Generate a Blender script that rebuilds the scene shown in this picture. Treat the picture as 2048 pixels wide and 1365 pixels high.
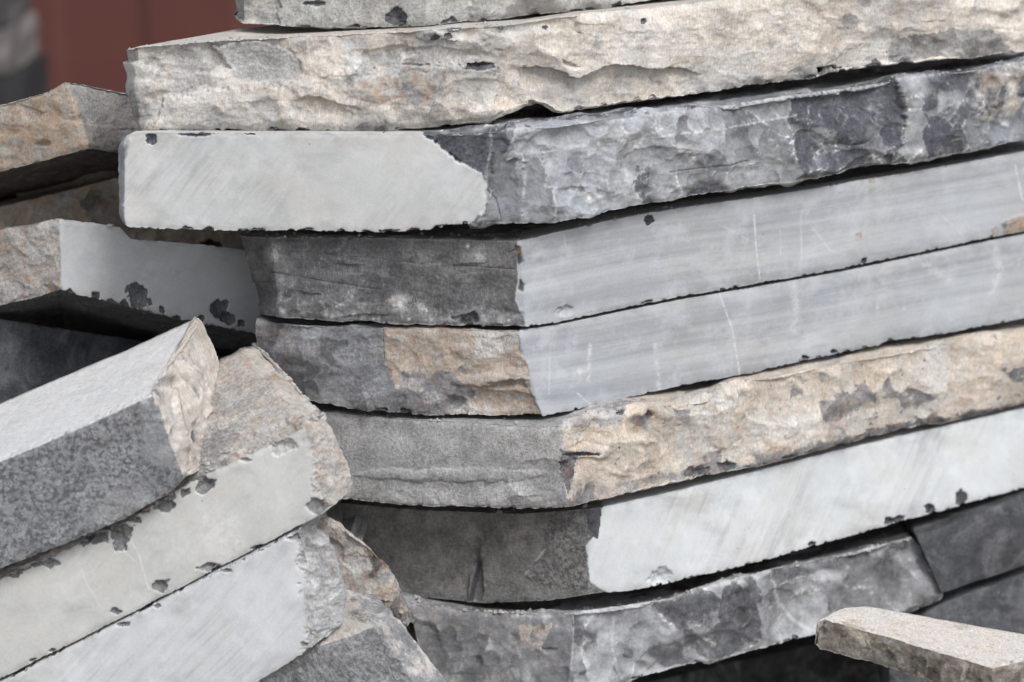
import bpy, math
import numpy as np

# ------------------------------------------------------------------ camera, sky, sun, exposure
for o in list(bpy.data.objects):
    bpy.data.objects.remove(o)
SC = bpy.context.scene
LENS, PITCH, CAMZ = 85.0, math.radians(17.0), 1.9
FPX = LENS / 36.0 * 2048.0
cam = bpy.data.cameras.new('camera')
cam.lens = LENS
cam.sensor_width = 36.0
cam.clip_start = 0.05
cam.clip_end = 400.0
cam.dof.use_dof = True
cam.dof.focus_distance = 3.12
cam.dof.aperture_fstop = 3.1
camo = bpy.data.objects.new('camera', cam)
SC.collection.objects.link(camo)
camo.location = (0, 0, CAMZ)
camo.rotation_euler = (math.radians(90) - PITCH, 0, 0)
SC.camera = camo

SUN_EL, SUN_AZ = math.radians(52), math.radians(150)      # azimuth clockwise from +Y; light comes from behind the camera, right
world = bpy.data.worlds.new('World')
SC.world = world
world.use_nodes = True
wn = world.node_tree
wn.nodes.clear()
sky = wn.nodes.new('ShaderNodeTexSky')
sky.sky_type = 'NISHITA'
sky.sun_disc = False
sky.sun_elevation = SUN_EL
sky.sun_rotation = SUN_AZ
sky.air_density = 1.0
sky.dust_density = 2.0
sky.ozone_density = 1.0
hs = wn.nodes.new('ShaderNodeHueSaturation')               # overcast: the blue goes out of the sky
hs.inputs['Saturation'].default_value = 0.44
bg = wn.nodes.new('ShaderNodeBackground')
bg.inputs['Strength'].default_value = 0.115
wo = wn.nodes.new('ShaderNodeOutputWorld')
wn.links.new(sky.outputs[0], hs.inputs['Color'])
wn.links.new(hs.outputs[0], bg.inputs['Color'])
wn.links.new(bg.outputs[0], wo.inputs['Surface'])

sun = bpy.data.lights.new('sun', 'SUN')
sun.energy = 1.5
sun.angle = math.radians(20)
sun.color = (1.0, 0.995, 0.985)
suno = bpy.data.objects.new('sun', sun)
SC.collection.objects.link(suno)
suno.rotation_euler = (math.radians(90) - SUN_EL, 0, math.radians(180) - SUN_AZ)

vs = SC.view_settings
vs.view_transform = 'Standard'
vs.look = 'None'
vs.gamma = 1.0
vs.use_curve_mapping = False
vs.exposure = 0.76
SC.cycles.use_denoising = True
SC.cycles.max_bounces = 8
SC.cycles.diffuse_bounces = 5

# ------------------------------------------------------------------ noise
rng = np.random.default_rng(7)


def h01(ix, iy, seed):
    ix = ix.astype(np.int64).astype(np.uint64)
    iy = iy.astype(np.int64).astype(np.uint64)
    h = ix * np.uint64(0x9E3779B185EBCA87) ^ iy * np.uint64(0xC2B2AE3D27D4EB4F) ^ np.uint64((seed * 0x165667B19E3779F9 + 12345) & 0xFFFFFFFFFFFFFFFF)
    h ^= h >> np.uint64(29)
    h *= np.uint64(0xBF58476D1CE4E5B9)
    h ^= h >> np.uint64(32)
    h *= np.uint64(0x94D049BB133111EB)
    h ^= h >> np.uint64(31)
    return (h >> np.uint64(40)).astype(np.float64) / float(1 << 24)


def gnoise(x, y, seed):
    x0 = np.floor(x)
    y0 = np.floor(y)
    fx = x - x0
    fy = y - y0
    sx = fx * fx * fx * (fx * (fx * 6 - 15) + 10)
    sy = fy * fy * fy * (fy * (fy * 6 - 15) + 10)

    def g(i, j):
        a = h01(x0 + i, y0 + j, seed) * 2 * math.pi
        return np.cos(a) * (fx - i) + np.sin(a) * (fy - j)
    a = g(0, 0) * (1 - sx) + g(1, 0) * sx
    b = g(0, 1) * (1 - sx) + g(1, 1) * sx
    return (a * (1 - sy) + b * sy) * 1.5


def fbm(x, y, seed, octv=4, gain=0.5):
    s = np.zeros_like(x)
    a, n = 1.0, 0.0
    for o in range(octv):
        s += a * gnoise(x * 2 ** o + 17.3 * o, y * 2 ** o - 9.1 * o, seed + 31 * o)
        n += a
        a *= gain
    return s / n


def sstep(a, b, x):
    t = np.clip((x - a) / (b - a), 0, 1)
    return t * t * (3 - 2 * t)


PXM = 0.000635          # metres of stone per photo pixel at the stack


def scallop(u, v, W, H, seed, R, hv, tilt=0.0, reach=1):
    """conchoidal bites: lower envelope of upward bowls (mm); returns depth, ridge, cell tone"""
    cu, cv = np.floor(u / W), np.floor(v / H)
    m1 = np.full(u.shape, 1e9)
    m2 = np.full(u.shape, 1e9)
    tone = np.zeros(u.shape)
    for i in range(-reach, reach + 1):
        for j in range(-reach, reach + 1):
            a, b = cu + i, cv + j
            px = (a + 0.5 + 0.9 * (h01(a, b, seed) - 0.5)) * W
            py = (b + 0.5 + 0.9 * (h01(a, b, seed + 1) - 0.5)) * H
            hh = h01(a, b, seed + 2) * hv
            rr = R * (0.6 + 0.9 * h01(a, b, seed + 3))
            dx, dy = (u - px) * 0.635, (v - py) * 0.635 * (W / H) ** 0.5
            t = (h01(a, b, seed + 4) - 0.5) * tilt * dx + (h01(a, b, seed + 5) - 0.5) * tilt * dy
            d = hh + (dx * dx + dy * dy) / (2 * rr) + t
            new = d < m1
            m2 = np.where(new, m1, np.minimum(m2, d))
            tone = np.where(new, h01(a, b, seed + 6), tone)
            m1 = np.where(new, d, m1)
    return m1, np.exp(-(m2 - m1) / 0.35), tone


def pxw(x, y, Y):
    """photo pixel + distance -> point in the place"""
    cx, cy = (x - 1024.0) / FPX, (682.5 - y) / FPX
    ry = cy * math.sin(PITCH) + math.cos(PITCH)
    rz = cy * math.cos(PITCH) - math.sin(PITCH)
    t = Y / ry
    return np.stack([cx * t, Y + 0 * t, CAMZ + rz * t], -1)


def P(x, y, Y):
    return pxw(np.float64(x), np.float64(y), np.float64(Y))


# ------------------------------------------------------------------ materials
def nd(nt, t, **kw):
    n = nt.nodes.new(t)
    for k, v in kw.items():
        setattr(n, k, v)
    return n


def stone_material(name, sawn, split, tan, dark, white=(0.62, 0.62, 0.61), rust=(0.36, 0.17, 0.075), band=0.0, streak=(0.0, 35.0), grain=1.0, hair=0.0, rough_bump=0.75, dust=0.5, tan2=None):
    m = bpy.data.materials.new(name)
    m.use_nodes = True
    nt = m.node_tree
    nt.nodes.clear()
    L = nt.links.new
    out = nd(nt, 'ShaderNodeOutputMaterial')
    bs = nd(nt, 'ShaderNodeBsdfPrincipled')
    L(bs.outputs[0], out.inputs[0])
    a1 = nd(nt, 'ShaderNodeAttribute', attribute_name='stone_mask')
    a2 = nd(nt, 'ShaderNodeAttribute', attribute_name='stone_tone')
    fu = nd(nt, 'ShaderNodeAttribute', attribute_name='face_coord')
    s1 = nd(nt, 'ShaderNodeSeparateColor')
    s2 = nd(nt, 'ShaderNodeSeparateColor')
    L(a1.outputs['Color'], s1.inputs[0])
    L(a2.outputs['Color'], s2.inputs[0])
    TAN, DARK, WHITE, RUST = s1.outputs[0], s1.outputs[1], s1.outputs[2], a1.outputs['Alpha']
    TONE, SAWN, SPK = s2.outputs[0], s2.outputs[1], s2.outputs[2]
    co = nd(nt, 'ShaderNodeTexCoord').outputs['Object']

    def noise(scale, detail=6, rough=0.6, vec=None, dist=0.0):
        n = nd(nt, 'ShaderNodeTexNoise')
        n.inputs['Scale'].default_value = scale
        n.inputs['Detail'].default_value = detail
        n.inputs['Roughness'].default_value = rough
        n.inputs['Distortion'].default_value = dist
        L(vec if vec is not None else co, n.inputs['Vector'])
        return n.outputs[0]

    def mapped(rot, sc):
        r = nd(nt, 'ShaderNodeMapping')
        r.inputs['Rotation'].default_value = (0, 0, math.radians(rot))
        L(fu.outputs['Vector'], r.inputs['Vector'])
        q = nd(nt, 'ShaderNodeMapping')
        q.inputs['Scale'].default_value = sc
        L(r.outputs[0], q.inputs['Vector'])
        return q.outputs[0]

    def math_(op, a, b=None, c=None, clamp=False):
        n = nd(nt, 'ShaderNodeMath', operation=op, use_clamp=clamp)
        for i, x in enumerate((a, b, c)):
            if x is None:
                continue
            if isinstance(x, (int, float)):
                n.inputs[i].default_value = x
            else:
                L(x, n.inputs[i])
        return n.outputs[0]

    def rng_(x, a, b, lo=0.0, hi=1.0):
        n = nd(nt, 'ShaderNodeMapRange')
        n.inputs['From Min'].default_value = a
        n.inputs['From Max'].default_value = b
        n.inputs['To Min'].default_value = lo
        n.inputs['To Max'].default_value = hi
        L(x, n.inputs[0])
        return n.outputs[0]

    def mix(f, a, b, mode='MIX'):
        n = nd(nt, 'ShaderNodeMix', data_type='RGBA', blend_type=mode)
        if isinstance(f, (int, float)):
            n.inputs[0].default_value = f
        else:
            L(f, n.inputs[0])
        for i, x in ((6, a), (7, b)):
            if isinstance(x, tuple):
                n.inputs[i].default_value = (*x, 1) if len(x) == 3 else x
            else:
                L(x, n.inputs[i])
        return n.outputs[2]

    def scale_col(c, f):
        n = nd(nt, 'ShaderNodeVectorMath', operation='SCALE')
        if isinstance(c, tuple):
            n.inputs[0].default_value = c
        else:
            L(c, n.inputs[0])
        L(f, n.inputs['Scale'])
        return n.outputs[0]

    big = noise(7, 3)
    med = noise(38, 8, 0.68)
    fine = noise(260, 5, 0.75)
    grit = noise(900, 2, 0.7)
    # split stone: grey with blotches, hairline scratches, per-flake tone
    sp = math_('MULTIPLY', rng_(TONE, 0, 1, 0.30, 1.70), math_('MULTIPLY', rng_(med, 0.36, 0.64, 0.74, 1.27), rng_(fine, 0.38, 0.62, 1 - 0.26 * grain, 1 + 0.26 * grain)))
    csplit = scale_col(split, sp)
    csplit = mix(rng_(big, 0.35, 0.65, 0, 0.35), csplit, scale_col(tuple(0.55 * a + 0.45 * b * 0.5 for a, b in zip(split, tan)), sp))
    dst = math_('MULTIPLY', rng_(noise(13, 7, 0.66, None, 1.4), 0.48, 0.68), rng_(fine, 0.36, 0.6, 0.5, 1.0), clamp=True)
    csplit = mix(math_('MULTIPLY', dst, dust), csplit, (min(1, split[0] * .5 + .24), min(1, split[1] * .5 + .24), min(1, split[2] * .5 + .24)))
    if hair > 0:
        hv = noise(1, 5, 0.7, mapped(8, (900, 120, 1)), 1.2)
        hm = math_('MULTIPLY', rng_(hv, 0.56, 0.72), rng_(med, 0.42, 0.6), clamp=True)
        csplit = mix(math_('MULTIPLY', hm, hair), csplit, white)
    # sawn stone: pale, faint saw arcs, bedding bands, dusty clouds
    sv = math_('MULTIPLY', rng_(big, 0.3, 0.7, 0.92, 1.06), rng_(med, 0.3, 0.7, 0.95, 1.05))
    sv = math_('MULTIPLY', sv, math_('MULTIPLY', rng_(grit, 0.4, 0.6, 0.96, 1.04), rng_(fine, 0.38, 0.62, 0.965, 1.035)))
    st = noise(1, 5, 0.62, mapped(streak[1], (70, 5, 1)), 1.1)
    st2 = noise(1, 4, 0.6, mapped(streak[1] + 4, (420, 9, 1)), 0.4)
    smk = rng_(noise(9, 4, 0.6), 0.42, 0.62)
    sv = math_('MULTIPLY', sv, math_('SUBTRACT', 1.0, math_('MULTIPLY', smk, math_('ADD', rng_(st, 0.46, 0.68, 0, streak[0] * 2.2), rng_(st2, 0.4, 0.7, 0, streak[0] * 0.5)))))
    sv = math_('MULTIPLY', sv, rng_(TONE, 0, 1, 0.72, 1.28))
    csawn = scale_col(sawn, sv)
    wrm = noise(11, 4, 0.55)
    csawn = mix(rng_(wrm, 0.46, 0.66, 0, 0.45), csawn, scale_col(tuple(0.5 * a + 0.5 * b for a, b in zip(sawn, tan)), sv))
    if band > 0:
        bn = noise(1, 6, 0.62, mapped(0.8, (0.9, 26, 1)), 0.15)
        csawn = mix(math_('MULTIPLY', rng_(bn, 0.42, 0.68), band * 1.1, clamp=True), csawn, scale_col((sawn[0] * 0.55, sawn[1] * 0.56, sawn[2] * 0.60), sv))
        bn2 = noise(1, 3, 0.5, mapped(0.8, (4.0, 520, 1)), 0.1)
        csawn = mix(math_('MULTIPLY', rng_(bn2, 0.58, 0.70), 0.16 * band, clamp=True), csawn, scale_col((sawn[0] * 0.45, sawn[1] * 0.45, sawn[2] * 0.48), sv))
    cl = noise(16, 6, 0.72)
    csawn = mix(rng_(cl, 0.52, 0.72, 0, 0.7), csawn, (min(1, sawn[0] * 1.2), min(1, sawn[1] * 1.2), min(1, sawn[2] * 1.22)))
    c = mix(SAWN, csplit, csawn)
    # weathered tan crust, breaking up at its edges
    t2 = tan2 or tuple(0.62 * a + 0.1 for a in tan)
    tv = math_('MULTIPLY', math_('MULTIPLY', rng_(fine, 0.38, 0.62, 0.84, 1.13), rng_(grit, 0.4, 0.6, 0.94, 1.05)), rng_(TONE, 0, 1, 0.66, 1.3))
    ctan = scale_col(mix(rng_(med, 0.40, 0.66), tan, t2), tv)
    ctan = mix(rng_(noise(70, 6, 0.75), 0.52, 0.64, 0, 0.7), ctan, scale_col((0.42, 0.43, 0.435), tv))
    ctan = mix(rng_(noise(24, 7, 0.7), 0.55, 0.78, 0, 0.7), ctan, scale_col((tan[0] * 0.9, tan[1] * 0.79, tan[2] * 0.66), tv))
    gb = math_('MULTIPLY', rng_(noise(9, 6, 0.62, None, 0.8), 0.47, 0.60), rng_(fine, 0.40, 0.58, 0.45, 1.0), clamp=True)
    ctan = mix(math_('MULTIPLY', gb, 0.9), ctan, scale_col((0.50, 0.495, 0.48), tv))
    bb = math_('MULTIPLY', rng_(noise(17, 7, 0.7, None, 1.0), 0.53, 0.66), rng_(med, 0.42, 0.6), clamp=True)
    ctan = mix(math_('MULTIPLY', bb, 0.85), ctan, scale_col((tan[0] * 0.66, tan[1] * 0.57, tan[2] * 0.47), tv))
    vh = noise(1, 5, 0.7, mapped(6, (620, 95, 1)), 1.0)
    ctan = scale_col(ctan, rng_(vh, 0.36, 0.64, 0.84, 1.12))
    tm = math_('SUBTRACT', math_('ADD', TAN, math_('MULTIPLY', rng_(med, 0.25, 0.75, -0.5, 0.5), 0.8)), 0.25)
    c = mix(rng_(tm, 0.12, 0.38), c, ctan)
    # fresh dark fracture; also the painted shade on two undersides
    dm = rng_(math_('ADD', DARK, math_('MULTIPLY', rng_(fine, 0.25, 0.75, -0.5, 0.5), 0.35)), 0.36, 0.6)
    cdark = scale_col(dark, math_('MULTIPLY', rng_(med, 0.36, 0.64, 0.7, 1.35), rng_(fine, 0.38, 0.62, 0.7, 1.35)))
    c = mix(dm, c, cdark)
    # speckle of salt-and-pepper weathering
    sk = math_('MULTIPLY', rng_(noise(170, 5, 0.8), 0.47, 0.56), SPK, clamp=True)
    c = mix(sk, c, scale_col(dark, rng_(fine, 0.25, 0.75, 0.7, 1.5)))
    # bruised white edges and stone dust
    wm = math_('MULTIPLY', WHITE, rng_(noise(120, 6, 0.8), 0.40, 0.56), clamp=True)
    wm = math_('MAXIMUM', wm, rng_(WHITE, 0.62, 0.8))
    c = mix(wm, c, white)
    rm = math_('MULTIPLY', RUST, rng_(noise(60, 7, 0.75), 0.50, 0.66), clamp=True)
    c = mix(rm, c, rust)
    # pin pricks
    vo = nd(nt, 'ShaderNodeTexVoronoi')
    vo.inputs['Scale'].default_value = 55
    L(co, vo.inputs['Vector'])
    pv = nd(nt, 'ShaderNodeSeparateColor')
    L(vo.outputs['Color'], pv.inputs[0])
    pk = math_('MULTIPLY', rng_(vo.outputs['Distance'], 0.075, 0.035), rng_(pv.outputs[0], 0.86, 0.88), clamp=True)
    c = mix(math_('MULTIPLY', pk, 0.7), c, (0.06, 0.055, 0.05))
    L(c, bs.inputs['Base Color'])
    bs.inputs['Roughness'].default_value = 0.82
    bs.inputs['Specular IOR Level'].default_value = 0.28
    hgt = math_('ADD', math_('MULTIPLY', fine, 0.8), math_('ADD', math_('MULTIPLY', grit, 0.4), math_('MULTIPLY', med, 0.7)))
    bp = nd(nt, 'ShaderNodeBump')
    bp.inputs['Distance'].default_value = 0.0035
    L(rng_(SAWN, 0, 1, rough_bump, 0.10), bp.inputs['Strength'])
    L(hgt, bp.inputs['Height'])
    L(bp.outputs[0], bs.inputs['Normal'])
    return m


# ------------------------------------------------------------------ slab builder
KEYS = ('off', 'sawn', 'tan', 'dark', 'tone', 'rust', 'white', 'scl', 'scs', 'fbm', 'ter', 'spk', 'slate')
SAWN = dict(slate=0, off=0, sawn=1, tan=0, dark=0, tone=.5, rust=0, white=0, scl=0, scs=0, fbm=.06, ter=0, spk=0)
SPLIT = dict(slate=.45, off=0, sawn=0, tan=0, dark=0, tone=.5, rust=.03, white=.5, scl=1, scs=.6, fbm=1, ter=.4, spk=0)
CRUST = dict(slate=0, off=0, sawn=0, tan=1, dark=0, tone=.5, rust=.12, white=.4, scl=1.1, scs=1.0, fbm=1.0, ter=.3, spk=0)
SMOOTHG = dict(slate=0, off=0, sawn=0, tan=0, dark=0, tone=.6, rust=0, white=.15, scl=.3, scs=.12, fbm=.5, ter=0, spk=0)


def st(base, **kw):
    d = dict(base)
    d.update(kw)
    return d


def poly_sd(u, v, pts):
    """signed distance to a polygon, positive inside"""
    pts = np.array(pts, float)
    n = len(pts)
    best = np.full(u.shape, 1e18)
    ins = np.zeros(u.shape, bool)
    for i in range(n):
        a, b = pts[i], pts[(i + 1) % n]
        e = b - a
        t = np.clip(((u - a[0]) * e[0] + (v - a[1]) * e[1]) / max(e @ e, 1e-9), 0, 1)
        best = np.minimum(best, (u - a[0] - t * e[0]) ** 2 + (v - a[1] - t * e[1]) ** 2)
        cond = ((a[1] <= v) & (b[1] > v)) | ((b[1] <= v) & (a[1] > v))
        with np.errstate(divide='ignore', invalid='ignore'):
            xi = a[0] + (v - a[1]) / (b[1] - a[1] if b[1] != a[1] else 1e-9) * e[0]
        ins ^= cond & (u < xi)
    return np.where(ins, 1, -1) * np.sqrt(best)


def rail(pts, s):
    p = np.array([(q[0], q[0], q[1]) if len(q) == 2 else q for q in pts], float)
    return np.interp(s, p[:, 0], p[:, 1]), np.interp(s, p[:, 0], p[:, 2])


def link(o):
    SC.collection.objects.link(o)
    return o


def mesh_object(name, verts, faces, mat, smooth=True):
    me = bpy.data.meshes.new(name)
    me.from_pydata([tuple(v) for v in verts], [], faces)
    me.update()
    if smooth:
        me.polygons.foreach_set('use_smooth', [True] * len(me.polygons))
    me.materials.append(mat)
    return link(bpy.data.objects.new(name, me))


LEDGE = {}


def slab(name, label, mat, top, bot, dep, styles, seed, back=(0.05, 0.75, -0.09), bback=(0.05, 0.75, 0.05), ds=2.1, rowpx=2.1,
         cells=(95, 80, 34, 30), scale=(24.0, 7.0), amp=(1, 1), chips=(), edge=(1.0, 1.0), wob=(2.0, 2.0), krows=26, bulge=None,
         category='stone slab', group=None, depth_scale=1.0, dents=(), warp=9.0, bow=0.0, nick=(0, 0), specks=(), lines=()):
    top_s = [q[0] for q in top]
    bot_s = [q[0] for q in bot]
    s0, s1 = min(top_s[0], bot_s[0]), max(top_s[-1], bot_s[-1])
    # stations, evenly spread in picture length
    ss = np.linspace(s0, s1, 4000)
    xt, yt = rail(top, ss)
    xb, yb = rail(bot, ss)
    ln = np.maximum(np.hypot(np.gradient(xt), np.gradient(yt)), np.hypot(np.gradient(xb), np.gradient(yb)))
    cum = np.concatenate([[0], np.cumsum(ln)[:-1]])
    N = max(12, int(cum[-1] / ds))
    s = np.interp(np.linspace(0, cum[-1], N), cum, ss)
    xt, yt = rail(top, s)
    xb, yb = rail(bot, s)
    al = np.interp(s, ss, cum)
    yt0, yb0 = yt, yb
    yt = yt + wob[0] * fbm(al / 26, al * 0 + 3.1, seed + 1, 4, 0.6) + wob[0] * .6 * fbm(al / 110, al * 0, seed + 2, 2)
    yb = yb + wob[1] * fbm(al / 26, al * 0 + 5.7, seed + 3, 4, 0.6) + wob[1] * .6 * fbm(al / 110, al * 0, seed + 4, 2)
    d = np.array(dep, float)
    Yt = 1 / np.interp(s, d[:, 0], 1 / d[:, 1])
    Yb = 1 / np.interp(s, d[:, 0], 1 / d[:, 2 if d.shape[1] > 2 else 1])
    M = max(10, int(np.max(np.hypot(xt - xb, yt - yb)) / rowpx))
    t = np.linspace(0, 1, M)[:, None]
    X = xt * (1 - t) + xb * t
    Yp = yt * (1 - t) + yb * t
    if bulge is not None:
        bu = np.array(bulge, float)
        q = 4 * t * (1 - t)
        X = X + q * np.interp(s, bu[:, 0], bu[:, 1])
        Yp = Yp + q * np.interp(s, bu[:, 0], bu[:, 2])
    D = 1 / ((1 - t) / Yt + t / Yb)
    if bow:
        D = D - bow * 4 * t * (1 - t)
    F = pxw(X, Yp, D)

    def bvec(b):
        b = np.array(b, float)
        if b.ndim == 1:
            return np.repeat(b[None], N, 0)
        return np.stack([np.interp(s, b[:, 0], b[:, i]) for i in (1, 2, 3)], -1)
    Bt = bvec(back)
    Bb = bvec(bback if bback is not None else back)
    k = (np.linspace(0, 1, krows + 1)[1:] ** 2.2)
    k = np.maximum(k, 0.0025 * np.arange(1, krows + 1))[:, None, None]
    k = k / k[-1]
    fdt = np.clip(k * np.linalg.norm(Bt, axis=1)[None, :, None] / .012, 0, 1)
    fdb = np.clip(k * np.linalg.norm(Bb, axis=1)[None, :, None] / .012, 0, 1)
    T = F[0][None] * (1 - fdt) + pxw(xt, yt0 + .6, Yt)[None] * fdt + k * Bt[None]
    Bm = F[-1][None] * (1 - fdb) + pxw(xb, yb0 - .6, Yb)[None] * fdb + k * Bb[None]
    G = np.concatenate([T[::-1], F, Bm], 0)
    lt = k[:, :, 0] * np.linalg.norm(Bt, axis=1)[None] / PXM
    lb = k[:, :, 0] * np.linalg.norm(Bb, axis=1)[None] / PXM
    U = np.concatenate([np.repeat(X[:1], krows, 0), X, np.repeat(X[-1:], krows, 0)], 0)
    V = np.concatenate([(Yp[0][None] - lt)[::-1], Yp, Yp[-1][None] + lb], 0)
    # run of the stations as the along-face coordinate for stretched faces
    A = np.repeat(al[None], G.shape[0], 0)
    zt = np.concatenate([np.ones((krows, 1)), np.zeros((M, 1)), np.zeros((krows, 1))], 0) + 0 * U
    zb = zt[::-1].copy()
    hpx = np.hypot(xt - xb, yt - yb)[None]
    et = np.concatenate([lt[::-1], t * hpx, lt * 0 + hpx + lb], 0)       # distance from the top edge
    eb = np.concatenate([lt[::-1] + hpx, (1 - t) * hpx, lb], 0)
    S = np.repeat(s[None], G.shape[0], 0)
    if s1 - s0 > 100:
        wu, wv = U, V
    else:
        wu, wv = A, V
    # ---- style weights
    par = {kk: np.zeros(U.shape) for kk in KEYS}
    wn1 = fbm(U / 30, V / 30, seed + 11, 6, .68) + .45 * fbm(U / 9, V / 9, seed + 12, 3, .7)
    for z in styles:
        sel, sty = z[0], z[1]
        f = z[2] if len(z) > 2 else 2.0
        wa = z[3] if len(z) > 3 else 12.0
        if sel == 'all':
            w = np.ones(U.shape)
        elif sel == 'top':
            w = zt
        elif sel == 'bottom':
            w = zb
        elif sel == 'front':
            w = 1 - zt - zb
        elif sel[0] == 's':
            w = sstep(-f, f, (S - sel[1]) * (1 if s1 - s0 > 100 else 300) + wa * wn1) * sstep(-f, f, (sel[2] - S) * (1 if s1 - s0 > 100 else 300) + wa * wn1)
        elif sel[0] == 'noise':                    # scattered patches
            w = sstep(sel[2], sel[2] + .12, fbm(U / sel[1], V / sel[1], seed + 77 + int(sel[1]), 5, .6))
        else:
            w = sstep(-f, f, poly_sd(U, V, sel) + wa * wn1)
        for kk in KEYS:
            if kk in sty:
                par[kk] = par[kk] * (1 - w) + w * sty[kk]
    wn1 = wn1 * 1.0
    # ---- relief (mm)
    du = fbm(wu / 45, wv / 45, seed + 21, 3) * warp + fbm(wu / 12, wv / 12, seed + 22, 3) * warp * .25
    dv = fbm(wu / 45, wv / 45, seed + 23, 3) * warp + fbm(wu / 12, wv / 12, seed + 24, 3) * warp * .25
    mid_ = slice(krows, krows + M)
    # break lines wander and step
    ju = fbm(wu / 70, wv / 70, seed + 25, 5, .6) * 26 + fbm(wu / 150, wv / 150, seed + 26, 2) * 50
    jv = fbm(wu / 70, wv / 70, seed + 27, 5, .6) * 18 + fbm(wu / 150, wv / 150, seed + 28, 2) * 30
    c1, r1, t1 = scallop(wu + ju, wv + jv, cells[0], cells[1], seed + 30, scale[0] * 8.0, 4.0, .62, 2)
    c1b, r1b, t1b = scallop(wu * .8 + wv * .35 + jv, wv * .9 - wu * .2 + ju * .6, cells[0] * .62, cells[1] * .8, seed + 35, scale[0] * 6.5, 3.5, .55, 2)
    g1 = sstep(-.15, .25, fbm(wu / 120, wv / 90, seed + 36, 3))
    c1 = c1 * (1 - g1) + (np.minimum(c1, c1b + .6)) * g1
    r1 = np.maximum(r1 * (1 - .6 * g1), r1b * g1 * .8)
    t1 = .8 * (t1 * (1 - g1) + t1b * g1) + .2 * (.5 + .9 * fbm(wu / 80 + 7, wv / 60, seed + 37, 5, .6))
    c2, r2, t2 = scallop(wu + du, wv + dv, cells[2], cells[3], seed + 40, scale[1] * 4.5, 1.7, .48, 2)
    c3, r3, t3 = scallop(wu + du * 1.5, wv + dv * 1.5, 17, 19, seed + 45, 26, .8, .3)
    f4 = sstep(-.1, .3, fbm(wu / 40, wv / 40, seed + 53, 4))
    f1 = fbm(wu / 60, wv / 60, seed + 50, 6, .55)
    f2 = fbm(wu / 9, wv / 9, seed + 51, 4, .62)
    layer = np.floor((wv + 14 * fbm(wu / 130, wv / 200, seed + 60, 3)) / 21.0)
    blk = np.floor((wu + 9 * fbm(wu / 30, wv / 30, seed + 62, 2)) / 70 + 3 * h01(layer, layer * 0, seed + 63))
    ter = gnoise(wu / 110, layer * 7.7, seed + 61) * 4 + (h01(blk, layer, seed + 64) - .5) * 3.0
    f3 = sstep(-.25, .35, fbm(wu / 70, wv / 70, seed + 52, 3))
    disp = (par['scl'] * amp[0] * (6.5 * np.tanh((c1 - c1[mid_].mean() - .3) / 5.5)) + par['scs'] * amp[1] * 3.4 * np.tanh((c2 - c2[mid_].mean()) / 2.4) * f3 + (par['scs'] > 0) * np.minimum(par['scs'], 1) * .8 * (c3 - c3[mid_].mean()) * f4
            + par['off'] + par['fbm'] * (2.6 * f1 + .8 * f2) + par['ter'] * ter * sstep(-.3, .3, fbm(wu / 90, wv / 60, seed + 65, 3)))
    tone = par['tone'] + par['scl'] * .80 * (t1 - .5) + par['scs'] * .45 * (t2 - .5) * f3 + np.minimum(par['scs'], 1) * .25 * (t3 - .5) * f4 + .12 * f1 * (par['scl'] > 0)
    keep = .45 + .55 * (1 - np.exp(-(np.minimum(et, eb) / 10.0) ** 2))
    disp = disp * keep
    ridge = np.maximum(par['scl'] * r1, par['scs'] * r2 * f3)
    white = par['white'] * (np.clip(ridge, 0, 1) * sstep(-.1, .3, fbm(wu / 50, wv / 50, seed + 55, 5, .65) + .1) * (.5 + .8 * sstep(-.2, .4, f2)) + .3 * sstep(.15, .5, f1 + f2 * .5))
    dark = par['dark'].copy()
    slate = .5 * sstep(.30, .22, t2) * f3 * np.minimum(par['scs'], 1) + sstep(.33, .24, t1) * np.minimum(par['scl'], 1) * .9
    dark = np.maximum(dark, par['slate'] * np.clip(slate, 0, 1) * (1 - par['tan']))
    off_f = (sstep(.24, .17, t2) * f3 + .9 * sstep(.20, .14, t1)) * np.minimum(par['scs'], 1) * sstep(-.2, .25, fbm(wu / 110, wv / 80, seed + 58, 4))
    par['tan'] = par['tan'] * (1 - .85 * np.clip(off_f, 0, 1))
    white_e = np.exp(-(np.minimum(et, eb) / 4.0) ** 2) * .55 * par['white']
    white = np.maximum(white, white_e)
    # broken edges
    en = fbm(wu / 16, wv / 40, seed + 70, 5, .65)
    wear = 1 - .55 * par['sawn']
    disp -= edge[0] * wear * np.exp(-(et / 7.0) ** 2) * (1.6 + 4.5 * np.maximum(en, 0)) + edge[1] * wear * np.exp(-(eb / 7.0) ** 2) * (1.6 + 4.5 * np.maximum(en, 0))
    # shallow hollows and knocks: (x, y, rx, ry, depth mm)
    for c in dents:
        q = ((U - c[0] + du) / c[2]) ** 2 + ((V - c[1] + dv) / c[3]) ** 2
        disp -= c[4] * np.clip(1 - q, 0, 1) ** .6
    # chips: (x, y, rx, ry, depth mm, darkness)
    jag = fbm(U / 14, V / 14, seed + 80, 4, .6)
    cr = np.random.default_rng(seed + 9)
    for c in chips:
        ang = np.arange(6) * math.pi / 3 + cr.uniform(-.4, .4, 6)
        offs = cr.uniform(.62, 1.12, 6)
        pu, pv = (U - c[0]) / c[2], (V - c[1]) / c[3]
        q = 1.0 + 0 * U
        for a_, o_ in zip(ang, offs):
            q = np.minimum(q, 1 - (pu * math.cos(a_) + pv * math.sin(a_)) / o_)
        q = q + .5 * jag
        m = sstep(0, .16, q)
        dk = c[5] if len(c) > 5 else 1.0
        disp = disp - c[4] * 1.5 * m * (.12 + 1.0 * np.clip(q, 0, 1) ** .8) + m * .9 * f2 + m * .5 * (c3 - c3[mid_].mean())
        dark = np.maximum(dark, m * dk) if dk >= 0 else dark * (1 - m)
        tone = tone * (1 - m) + m * (.5 + .5 * jag)
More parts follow.
